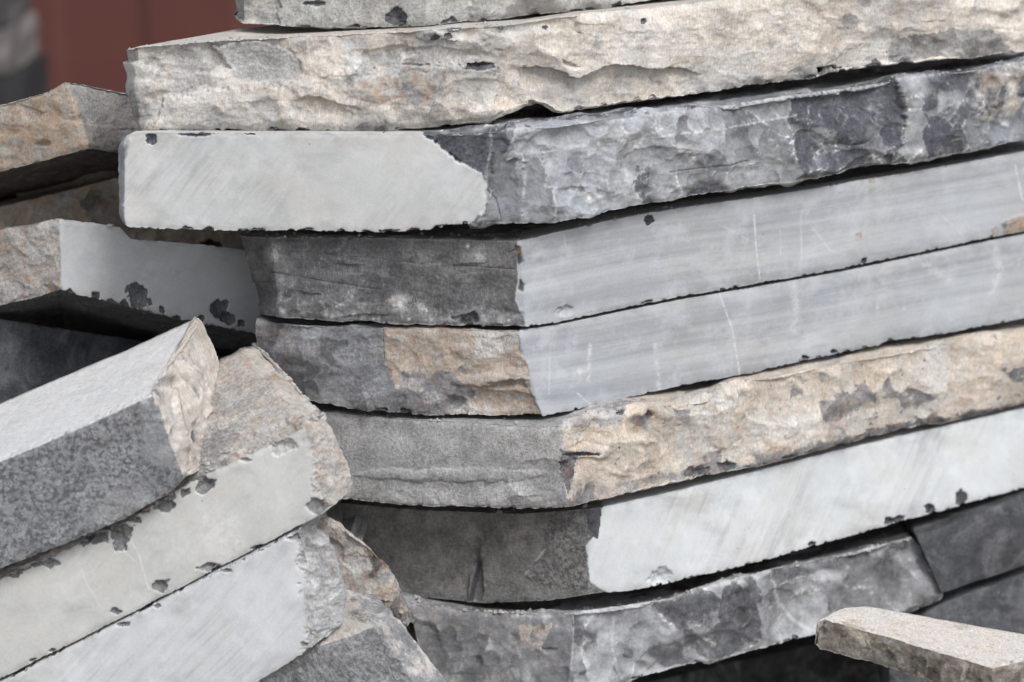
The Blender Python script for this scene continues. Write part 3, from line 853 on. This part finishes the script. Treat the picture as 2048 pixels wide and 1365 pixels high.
top = [(540, 990), (640, 1000), (800, 1016), (1050, 1026), (1205, 1014), (1280, 998), (1348, 983), (1655, 906), (1929, 843), (2100, 806)]
bot = [(540, 1150), (640, 1165), (760, 1185), (820, 1196), (950, 1209), (1100, 1205), (1205, 1200, 1189), (1260, 1262, 1184), (1348, 1166), (1519, 1126), (1621, 1096), (1826, 1039), (2100, 963)]
SW7 = [(1200, 900), (1205, 1015), (1196, 1060), (1172, 1090), (1180, 1165), (1215, 1187), (1220, 1300), (2200, 1200), (2200, 700)]
slab('stone_slab', 'slab with bright white sawn right face and shaded dark brownish left face', m_s7, top, bot,
     [(540, 3.17), (640, 3.14), (950, 3.06), (1180, 2.99), (2100, 3.435)],
     [('all', st(SMOOTHG, tone=.5, scl=.4, fbm=.6)), ([(1095, 1020), (1200, 1015), (1190, 1190), (1110, 1180), (1040, 1150), (1090, 1100)], dict(tone=.55, spk=.9, ter=.5, white=.7), 4, 14),
      ([(1000, 1060), (1090, 1050), (1080, 1110), (1010, 1110)], dict(tone=.8), 6, 14),
      (SW7, SAWN, 1.0, 4), ([(1165, 1010), (1204, 1012), (1200, 1050), (1196, 1078), (1180, 1072)], dict(sawn=0, dark=.85, tone=.3), 1.0, 4)], 161,
     chips=[(1325, 1158, 30, 18, 6, -1), (1863, 1021, 12, 16, 4), (1923, 1000, 13, 18, 4), (1783, 1045, 16, 13, 4, .8), (1800, 1040, 12, 12, 4, .8), (1626, 1091, 10, 9, 4), (1186, 1060, 12, 16, 3)]
     + edge_chips(bot, 1230, 2048, 20, 8, (3, 8), -.4, 3),
     dents=[(955, 1155, 12, 60, 8), (900, 1100, 160, 120, 2)], cells=(120, 120, 40, 40), scale=(40, 10), group=GRP, wob=(1.5, 1.5), nick=(.1, .5), lines=[([(955, 1130), (948, 1165), (942, 1200)], 5, -.9), ([(1010, 1060), (1090, 1060)], 2, -.5), ([(1090, 1100), (1050, 1150)], 3, .5)])

top = [(700, 1192), (815, 1206), (950, 1222), (1090, 1228), (1150, 1222), (1250, 1210), (1348, 1194), (1450, 1165), (1553, 1133), (1690, 1107), (1826, 1071), (1845, 1090)]
bot = [(700, 1375), (950, 1400), (1145, 1142, 1398), (1250, 1366), (1348, 1343), (1485, 1311), (1628, 1278), (1780, 1245), (1845, 1884, 1198)]
slab('stone_slab', 'grey split face slab at the bottom of the stack ending in a broken crack', m_s8, top, bot,
     [(700, 3.05), (1148, 2.985), (1845, 3.295)],
     [('all', st(SPLIT, tone=.55, white=.8, scl=1.7, scs=.8, ter=.1, fbm=.5, slate=.8)), ([(1500, 1100), (1900, 1050), (1900, 1300), (1560, 1300)], dict(tone=.34), 40, 24), ([(690, 1180), (1150, 1220), (1140, 1420), (690, 1420)], dict(tan=.28, tone=.40, scl=.4, rust=.12), 4, 10),
      ([(1250, 1250), (1480, 1230), (1480, 1320), (1250, 1370)], dict(tan=.2, tone=.65), 20, 20),
      ([(1040, 1250), (1100, 1250), (1085, 1300), (1040, 1280)], dict(tan=.75, rust=.8), 4, 10)], 171,
     chips=[(1100, 1300, 20, 6, 3, .5)] + edge_chips(bot, 1200, 1800, 14, 9, (6, 13), -.6, 4), dents=[(1560, 1230, 60, 50, 5), (1430, 1290, 80, 30, 4)],
     cells=(105, 115, 33, 35), scale=(30, 7), group=GRP, edge=(1.2, 1.0), back=(.05, .75, -.2), specks=edge_specks(top, 1140, 1820, 60, 33, (2, 5), 4) + edge_specks(top, 900, 1150, 14, 34, (3, 8), 6, .6),
     lines=[([(1150, 1230), (1146, 1300), (1140, 1365)], 3, .5), ([(1235, 1240), (1230, 1300), (1240, 1360)], 3, .4), ([(1540, 1150), (1560, 1200), (1600, 1250), (1640, 1270)], 4, .7), ([(1020, 1270), (1050, 1330), (1065, 1365)], 6, .5)])

top = [(1818, 1066), (1832, 1072), (1900, 1048), (2100, 968)]
bot = [(1818, 1870, 1180), (1832, 1884, 1190), (1940, 1168), (2100, 1118)]
slab('stone_slab', 'dark nearly black slab at right edge behind the broken end of the bottom slab', m_dk, top, bot,
     [(1818, 3.36), (1832, 3.275), (2100, 3.42)], [('all', st(SPLIT, tone=.52, white=.2, scl=.35, scs=.25, ter=.1))], 181, group=GRP)
top = [(1780, 1246), (1850, 1225), (1890, 1203), (1960, 1178), (2100, 1128)]
bot = [(1780, 1490), (2100, 1420)]
slab('stone_slab', 'dark streaky rough slab lowest at the right edge above the buff slab', m_dk, top, bot,
     [(1780, 3.31), (1850, 3.29), (2100, 3.43)], [('all', st(SPLIT, tone=.72, white=.5, scl=.6, scs=.5)), (('noise', 40, .1), dict(tan=.3))], 191, cells=(60, 130, 30, 50), group=GRP)
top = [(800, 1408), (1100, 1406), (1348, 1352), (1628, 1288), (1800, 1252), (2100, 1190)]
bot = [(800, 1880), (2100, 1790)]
slab('stone_slab', 'slab with shade painted near black, set back under the bottom grey slab', m_dk, top, bot,
     [(800, 3.42), (1148, 3.34), (2100, 3.72)], [('all', st(SPLIT, tone=.1, white=.05, scl=.4))], 195, group=GRP)  # near-black tone puts the shade of the void into the slab colour

# ------------------------------------------------------------------ slabs behind, at the left
top = [(-70, 235), (0, 207), (60, 192), (95, 182), (130, 163), (150, 166), (200, 174), (262, 187), (330, 200)]
bot = [(-70, 368), (0, 346), (100, 320), (140, 178, 299), (200, 212, 304), (262, 250, 314), (330, 330, 326)]
b1 = P(60, 395, 3.62) - P(60, 333, 3.2)
slab('stone_slab', 'rusty tan angular slab above a dark gap at the upper left', m_l1, top, bot,
     [(-70, 3.22), (135, 3.12), (330, 3.34)],
     [('all', st(CRUST, rust=.55, tone=.5, scl=.4, scs=.4, ter=.3)), ([(128, 150), (340, 150), (340, 340), (185, 320), (160, 220)], dict(tan=.22, tone=.6, rust=.25, scl=.2), 3, 8),
      ([(-80, 280), (180, 280), (180, 350), (-80, 380)], dict(tan=.55, tone=.5), 14, 14), ('bottom', dict(tan=0, tone=.2, dark=.8))], 201,  # underside colour darkened to stand in for its shade
     bback=tuple(b1), back=(0, .5, -.3), group=LGRP, chips=[(85, 288, 22, 7, 5, .3)])
top = [(-70, 432), (0, 412), (240, 352), (330, 380), (480, 400), (560, 410)]
bot = [(-70, 600), (0, 590), (560, 640)]
slab('stone_slab', 'shaded brown slab in the gap between the rusty slab and the pale cornered slab', m_l1, top, bot,
     [(-70, 3.42), (200, 3.42), (560, 3.46)], [('all', st(CRUST, rust=.5, tone=.35, tan=.9, scl=.5)), ([(260, 440), (560, 450), (560, 520), (260, 520)], dict(tan=.8, tone=.8), 8, 10)], 211,
     chips=[(420, 492, 30, 14, 12)], group=LGRP)
top = [(-70, 470), (0, 456), (60, 447), (113, 436), (122, 437), (200, 447), (240, 455), (262, 477), (340, 483), (430, 491), (560, 512)]
bot = [(-70, 630), (0, 612), (60, 601), (113, 120, 582), (122, 128, 584), (190, 599), (300, 626), (400, 650), (560, 676)]
b3 = P(200, 690, 3.6) - P(200, 600, 3.13)
slab('stone_slab', 'slab with tan pitted left face and smooth grey sawn right face beside the stack', m_l3, top, bot,
     [(-70, 3.17), (118, 3.08), (560, 3.19)],
     [('all', st(SAWN)), ([(-90, 400), (119, 400), (122, 620), (-90, 700)], st(CRUST, tan=.62, scl=.25, scs=.8, fbm=1.6, ter=.2, rust=.55), 1.5, 3),
      ([(30, 440), (125, 420), (125, 480), (60, 480)], dict(tan=.1, tone=.8, white=.9), 6, 14), ('bottom', st(SPLIT, dark=.9, tone=.2, scl=.1))], 221,  # shade of the underside painted in as dark stone colour
     chips=[(140, 588, 12, 10, 4), (190, 592, 12, 14, 4), (222, 608, 22, 10, 4), (278, 590, 24, 30, 4), (250, 612, 16, 12, 4), (325, 620, 8, 10, 4), (438, 622, 22, 24, 4), (455, 640, 16, 14, 4), (483, 648, 12, 10, 4), (355, 640, 10, 8, 4), (400, 640, 9, 10, 4), (380, 650, 20, 8, 4)],
     back=(.05, .5, -.35), bback=tuple(b3), cells=(40, 40, 18, 16), scale=(14, 5), group=LGRP, wob=(2.5, 2), nick=(.2, 1.0))
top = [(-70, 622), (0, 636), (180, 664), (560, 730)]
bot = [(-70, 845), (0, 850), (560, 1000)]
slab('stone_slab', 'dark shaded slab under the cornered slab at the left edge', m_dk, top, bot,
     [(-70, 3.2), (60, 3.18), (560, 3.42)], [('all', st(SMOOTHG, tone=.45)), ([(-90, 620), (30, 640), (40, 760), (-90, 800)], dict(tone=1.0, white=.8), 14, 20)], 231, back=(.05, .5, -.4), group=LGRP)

# ------------------------------------------------------------------ tipped slabs in front, at the left
top = [(-.3, -260, 1037), (0, 0, 924), (.45, 150, 862), (.92, 280, 802), (1, 305, 792), (1.2, 318, 755), (1.7, 372, 692), (2, 394, 636)]
bot = [(-.3, -260, 1253), (0, 0, 1140), (.45, 150, 1082), (.75, 250, 1040), (.93, 345, 985), (1, 371, 958), (1.2, 400, 938), (1.4, 414, 915), (1.6, 428, 872), (2, 461, 854)]
bT = P(394, 636, 3.0) - P(305, 792, 2.71)
slab('stone_slab', 'tilted slab with pale top and dark speckled side, uppermost of the tipped slabs', m_t1, top, bot,
     [(-.3, 2.69), (0, 2.695), (1, 2.71), (2, 3.0)],
     [('all', st(SPLIT, tone=.82, spk=.8, scl=.15, scs=.15, fbm=.5, white=.2)), ([(275, 780), (340, 830), (365, 940), (290, 925)], dict(spk=0, tone=.85, tan=.25), 4, 10),
      ([(200, 1000), (300, 960), (300, 1010), (150, 1060)], dict(spk=.1, tone=.85), 8, 16),
      ('top', st(SAWN, sawn=.8, fbm=.9, spk=.18, tone=1.0, scs=.12, white=.3)), (('s', 1.0, 3), st(CRUST, tan=.8, tone=.6, scl=1.6, scs=1.3, ter=.1, rust=.1, white=.5), 3, 8)], 241,
     dents=[(338, 768, 26, 16, 9), (352, 842, 11, 60, 9), (395, 880, 16, 46, 10), (412, 800, 10, 60, 6), (432, 850, 14, 30, 6)], lines=[([(345, 745), (362, 800), (372, 860), (378, 930)], 2.5, -.5)],
     back=[(-.3, *bT), (1, *bT), (2, *(0.02 * bT))], bback=[(-.3, *bT), (1, *bT), (2, *(0.02 * bT))], krows=60, nick=(.3, 0), bulge=[(-.3, 0, 0), (1, 0, 0), (2, 22, -14)],
     cells=(34, 120, 20, 50), scale=(9, 5), group=TGRP, edge=(.6, 1), ds=2.2)

top = [(-.3, -120, 1216), (0, 0, 1158), (.2, 130, 1100), (.4, 240, 1052), (.6, 380, 964), (.75, 470, 922), (.9, 550, 886), (1, 618, 850), (1.3, 650, 838), (2, 512, 688)]
bot = [(-.3, -120, 1420), (0, 0, 1360), (.3, 200, 1260), (.5, 300, 1209), (.75, 450, 1131), (1, 655, 1024), (1.3, 704, 985), (2, 640, 880)]
bT = P(512, 688, 3.05) - P(650, 838, 2.78)
slab('stone_slab', 'tilted slab with cream sawn face and dark chipped upper edge, second of the tipped slabs', m_t2, top, bot,
     [(-.3, 2.72), (0, 2.72), (1, 2.745), (1.3, 2.79), (2, 3.05)],
     [('all', st(SAWN)), ('top', st(CRUST, tan=.5, tone=.72, rust=.5, scl=.3, scs=1.2, fbm=2.2, ter=.2, white=.95, spk=.4)),
      ([(360, 975), (470, 915), (470, 860), (520, 760), (440, 700), (380, 900)], dict(tan=.15, tone=.4, spk=.8, rust=.15), 14, 20),  # real speckles, with tone lowered to paint the shadow beside the upper slab
      (('s', .985, 3), st(CRUST, tan=.5, tone=.68, rust=.55, scl=.6, scs=1.2, fbm=2.2, white=.8), 3, 10),
      ([(388, 1040), (480, 1015), (500, 1090), (425, 1120)], dict(white=1.0), 3, 8)], 251,
     chips=[(25, 1150, 18, 10, 4), (95, 1125, 26, 14, 4), (195, 1072, 26, 18, 5), (240, 1075, 26, 30, 5), (270, 1040, 16, 10, 4), (330, 1010, 28, 16, 5), (370, 985, 16, 10, 4), (410, 968, 24, 20, 5), (490, 920, 16, 8, 4, .5), (570, 895, 34, 18, 4, .45),
            (322, 1174, 18, 16, 4), (420, 1134, 28, 10, 4), (232, 1224, 16, 8, 4), (640, 1015, 30, 22, 4, .6), (515, 1096, 20, 6, 3), (65, 1322, 8, 7, 3), (105, 1302, 8, 5, 3)] + edge_chips(top, 0, 420, 14, 12, (7, 14), .2, 4),
     back=[(-.3, *bT), (1.3, *bT), (2, *(0.02 * bT))], bback=[(-.3, *bT), (1.3, *bT), (2, *(0.02 * bT))], krows=60, bulge=[(-.3, 0, 0), (1, 0, 0), (1.3, 10, -6), (2, 0, 0)],
     cells=(40, 40, 18, 18), scale=(16, 5), group=TGRP, wob=(3, 1.5), nick=(.8, .4),
     specks=[(412, 1042, 20, .62), (440, 1055, 24, .64), (462, 1040, 20, .6), (448, 1082, 22, .62), (425, 1075, 22, .6), (470, 1085, 20, .6), (450, 1108, 20, .55)],
     lines=[([(258, 1075), (278, 1110), (298, 1180)], 1.5, .8), ([(245, 1100), (272, 1125)], 1.3, .6), ([(155, 1120), (175, 1170), (205, 1220)], 1.3, .7)])

top = [(-.3, -120, 1422), (0, 0, 1364), (.5, 300, 1213), (.75, 450, 1135), (1, 598, 1061), (1.4, 632, 1054), (2, 640, 1048)]
bot = [(-.3, -120, 1700), (0, 0, 1640), (.7, 350, 1462), (.85, 510, 1368), (1, 632, 1295), (1.4, 672, 1262), (2, 680, 1250)]
slab('stone_slab', 'tilted bluish white sawn slab third down of the tipped slabs', m_t3, top, bot,
     [(-.3, 2.715), (1, 2.74), (1.4, 2.79), (2, 3.0)],
     [('all', st(SAWN)), (('s', .975, 3), st(SPLIT, tone=.68, tan=.3, scl=.6, scs=1.2, fbm=2.2, white=.8, rust=.15), 3, 14),
      ([(570, 1075), (620, 1050), (640, 1100), (615, 1095)], dict(sawn=0, tone=.5, tan=0), 3, 8)], 261,
     chips=[(245, 1250, 16, 6, 3), (315, 1212, 10, 7, 3), (455, 1142, 12, 5, 3), (585, 1075, 22, 10, 4, .5), (610, 1290, 10, 8, 3, .6)] + edge_chips(top, 20, 560, 22, 13, (3, 7), .5, 2),
     back=(.05, .5, .0), bulge=[(-.3, 0, 0), (1, 10, 0), (1.4, 34, -2), (2, 30, 0)], cells=(44, 60, 20, 22), scale=(16, 5), group=TGRP, wob=(1.5, 2), nick=(.4, .5))

top = [(0, 560, 1060), (.4, 655, 1036), (.7, 705, 1066), (1, 745, 1098), (1.4, 790, 1152), (1.7, 810, 1196), (2, 821, 1244)]
bot = [(0, 560, 1230), (.4, 660, 1190), (.7, 690, 1200), (1, 720, 1210), (1.4, 755, 1235), (1.7, 785, 1252), (2, 812, 1258)]
slab('stone_slab', 'rust brown broken slab peeping out behind the tipped slabs', m_l1, top, bot,
     [(0, 2.86), (1, 2.88), (2, 2.93)], [('all', st(CRUST, rust=.45, tan=.4, tone=.42, scl=1.2, scs=1.1, fbm=1.8)), ([(640, 1100), (710, 1090), (730, 1150), (680, 1170)], dict(tan=.3, tone=.6), 6, 12)], 271,
     back=(.02, .3, -.25), bback=(.02, .3, -.1), group=TGRP, wob=(6, 4), cells=(60, 50, 24, 20), scale=(18, 6), dents=[(660, 1120, 30, 40, 8), (770, 1190, 30, 50, -8)])

top = [(0, 380, 1440), (.4, 510, 1364), (.8, 650, 1288), (1, 752, 1252), (1.5, 788, 1232)]
bot = [(0, 380, 1760), (.4, 580, 1740), (.8, 900, 1730), (1, 1062, 1720), (1.5, 1112, 1705)]
bT = P(700, 1126, 2.98) - P(788, 1232, 2.82)
slab('stone_slab', 'lowest tipped slab with mottled grey side and pinkish end', m_t1, top, bot,
     [(0, 2.74), (1, 2.77), (1.5, 2.82)],
     [('all', st(SPLIT, tone=.75, spk=.55, scl=.3, scs=.3, white=.5)), ('top', st(CRUST, tan=.6, tone=.62, rust=.15, scl=.2, scs=.4, white=.7)),
      (('s', .99, 3), st(CRUST, tan=.42, tone=.9, scl=.6, scs=.8, rust=.02, white=.6), 3, 10)], 281,
     back=[(0, *bT), (1.5, *bT)], bback=tuple(bT), krows=50, wob=(5, 3), group=TGRP, cells=(60, 60, 26, 24), bulge=[(0, 0, 0), (1, 0, 0), (1.5, 14, -4)])

# ------------------------------------------------------------------ buff slab lying at the lower right
top = [(-.2, 1636, 1242), (0, 1648, 1239), (.3, 1748, 1267), (.6, 1870, 1303), (.85, 1932, 1320), (1, 1938, 1322), (1.25, 1985, 1337), (1.6, 2050, 1321), (2, 2120, 1312)]
bot = [(-.2, 1630, 1288), (0, 1640, 1299), (.3, 1745, 1327), (.6, 1865, 1366), (.85, 1915, 1392), (1, 1934, 1402), (1.25, 1983, 1418), (1.6, 2050, 1402), (2, 2120, 1392)]
def on_level(x, y, z):
    return float((z - CAMZ) / (P(x, y, 1.0)[2] - CAMZ))


zP = float(P(1648, 1238, 2.90)[2])
yP = [on_level(q[1], q[2], zP) for q in top]
bP = [(1680, 1219), (1692, 1215), (1735, 1212), (1830, 1229), (1890, 1240), (1905, 1243), (1960, 1253), (2040, 1267), (2120, 1280)]
bk = [(q[0], *(P(b[0], b[1], on_level(b[0], b[1], zP)) - P(q[1], q[2], y_))) for q, b, y_ in zip(top, bP, yP)]
slab('stone_slab', 'pale buff topped loose slab with brown side lying at the lower right corner', m_p1, top, bot,
     [(q[0], y_) for q, y_ in zip(top, yP)],
     [('all', st(CRUST, tan=.32, tone=.22, scl=.4, scs=.9, fbm=1.2, rust=.1, white=.6)), ('top', st(CRUST, tan=.7, tone=1.0, rust=.04, scl=.1, scs=.3, ter=0, fbm=.5, white=.5)),
      ([(1680, 1235), (1730, 1250), (1745, 1300), (1700, 1270)], dict(tan=0, tone=.8), 4, 8)], 291,
     back=bk, bback=bk, krows=50, cells=(50, 44, 22, 20), scale=(18, 6), group=None, wob=(3, 3), edge=(.5, .6))

# small dark flake on the buff slab
fc = P(1945, 1306, 2.90)
r = np.random.default_rng(5)
fv = [(math.cos(a) * .009 * r.uniform(.7, 1.3), math.sin(a) * .007 * r.uniform(.7, 1.3), z) for z in (0, .006) for a in np.linspace(0, 2 * math.pi, 8)[:-1]]
fl = mesh_object('stone_flake', fv, [tuple(range(6, -1, -1)), tuple(range(7, 14))] + [(i, (i + 1) % 7, 7 + (i + 1) % 7, 7 + i) for i in range(7)], simple_mat('dark_flake_stone', (.17, .175, .19), .8, .25, 200.0), False)
fl.location = fc
fl['label'] = 'small blue grey stone flake on top of the pale buff slab'
fl['category'] = 'stone flake'

# crumbs and grit left lying on the ledges
gr = np.random.default_rng(88)
gv, gf = [], []
for sd, cnt, x0, x1, big in ((111, 90, 250, 1500, 2.2), (121, 120, 980, 2048, 2.4), (131, 70, 480, 1400, 2.2), (151, 90, 700, 1600, 2.2), (161, 25, 900, 1200, 2), (171, 170, 820, 1840, 2.8), (241, 40, -50, 420, 1.2), (251, 150, 300, 660, 2.6), (281, 40, 500, 800, 2.2), (291, 14, 1640, 2048, 1.6), (221, 40, 0, 500, 2)):
    L_ = LEDGE[sd]
    L_ = L_[(L_[:, 3] > x0) & (L_[:, 3] < x1)]
    if not len(L_):
        continue
    cl_ = L_[gr.integers(0, len(L_), max(3, cnt // 8))]
    for i in range(cnt):
        if i % 2:
            c_ = cl_[gr.integers(0, len(cl_))]
            near_ = L_[np.argsort((L_[:, 0] - c_[0]) ** 2 + (L_[:, 1] - c_[1]) ** 2)[:120]] if len(L_) > 120 else L_
            p_ = near_[gr.integers(0, len(near_)), :3]
        else:
            p_ = L_[gr.integers(0, len(L_)), :3]
        r_ = .0007 * big * gr.lognormal(0, .5)
        b0 = len(gv)
        a0 = gr.uniform(0, 6.28)
        for kx in range(5):
            a = a0 + kx * 1.2566 + gr.uniform(-.3, .3)
            gv.append((p_[0] + r_ * math.cos(a) * gr.uniform(.7, 1.4), p_[1] + r_ * math.sin(a) * gr.uniform(.7, 1.4), p_[2] + r_ * gr.uniform(-.1, .3)))
        gv.append((p_[0] + r_ * gr.uniform(-.4, .4), p_[1] + r_ * gr.uniform(-.4, .4), p_[2] + r_ * gr.uniform(.6, 1.1)))
        for kx in range(5):
            gf.append((b0 + kx, b0 + (kx + 1) % 5, b0 + 5))
go = mesh_object('stone_grit', gv, gf, simple_mat('stone_grit', (.30, .29, .275), .9, .55, 260.0), False)
go['kind'] = 'stuff'
go['label'] = 'scattered stone crumbs and grit lying on the ledges of the slabs'
go['category'] = 'grit'

# far blurred pile of stone at the left edge
m_far = [simple_mat('far_dark_stone', (.07, .068, .066), .9, .2), simple_mat('far_grey_stone', (.14, .125, .12), .9, .2), simple_mat('far_black_stone', (.026, .026, .028), .9, .2)]
for nm, (ya, yb, xr), m, lab in (('rock', (-40, 60, 6), m_far[0], 'blurred dark grey block uppermost in the far pile at the left edge'),
                                 ('rock', (62, 150, 20), m_far[1], 'blurred lighter grey block in the middle of the far pile at the left edge'),
                                 ('rock', (152, 395, 45), m_far[2], 'blurred black block lowest visible in the far pile at the left edge')):
    Yf = 7.4
    p0, p1 = P(-160, yb, Yf), P(xr, ya, Yf)
    rr = np.random.default_rng(int(yb) + 300)
    xs, zs = np.linspace(p0[0], p1[0], 7), np.linspace(p0[2] + .003, p1[2], 4)
    vv, ff = [], []
    cxm, czm = (p0[0] + p1[0]) / 2, (p0[2] + p1[2]) / 2
    import itertools
    nodes = {}
    for i, j, k in itertools.product(range(7), range(4), range(4)):
        if i in (0, 6) or j in (0, 3) or k in (0, 3):
            nodes[(i, j, k)] = len(vv)
            vv.append((xs[i] + rr.normal(0, .008) - cxm, k * .13 + rr.normal(0, .008), zs[j] + (rr.normal(0, .004) if j not in (0, 3) else 0) - p0[2]))
    for ax, n1, n2, nm_ in ((0, 4, 4, 6), (1, 7, 4, 3), (2, 7, 4, 3)):
        for side in (0, nm_):
            for a in range(n1 - 1):
                for b in range(n2 - 1):
                    def kk(aa, bb):
                        return nodes[(side, aa, bb)] if ax == 0 else nodes[(aa, side, bb)] if ax == 1 else nodes[(aa, bb, side)]
                    ff.append((kk(a, b), kk(a + 1, b), kk(a + 1, b + 1), kk(a, b + 1)))
    o = mesh_object(nm, vv, ff, m, False)
    o.location = (cxm, Yf, p0[2])
    o['label'] = lab
    o['category'] = 'stone block'
    o['group'] = 'far stone blocks at the left edge'
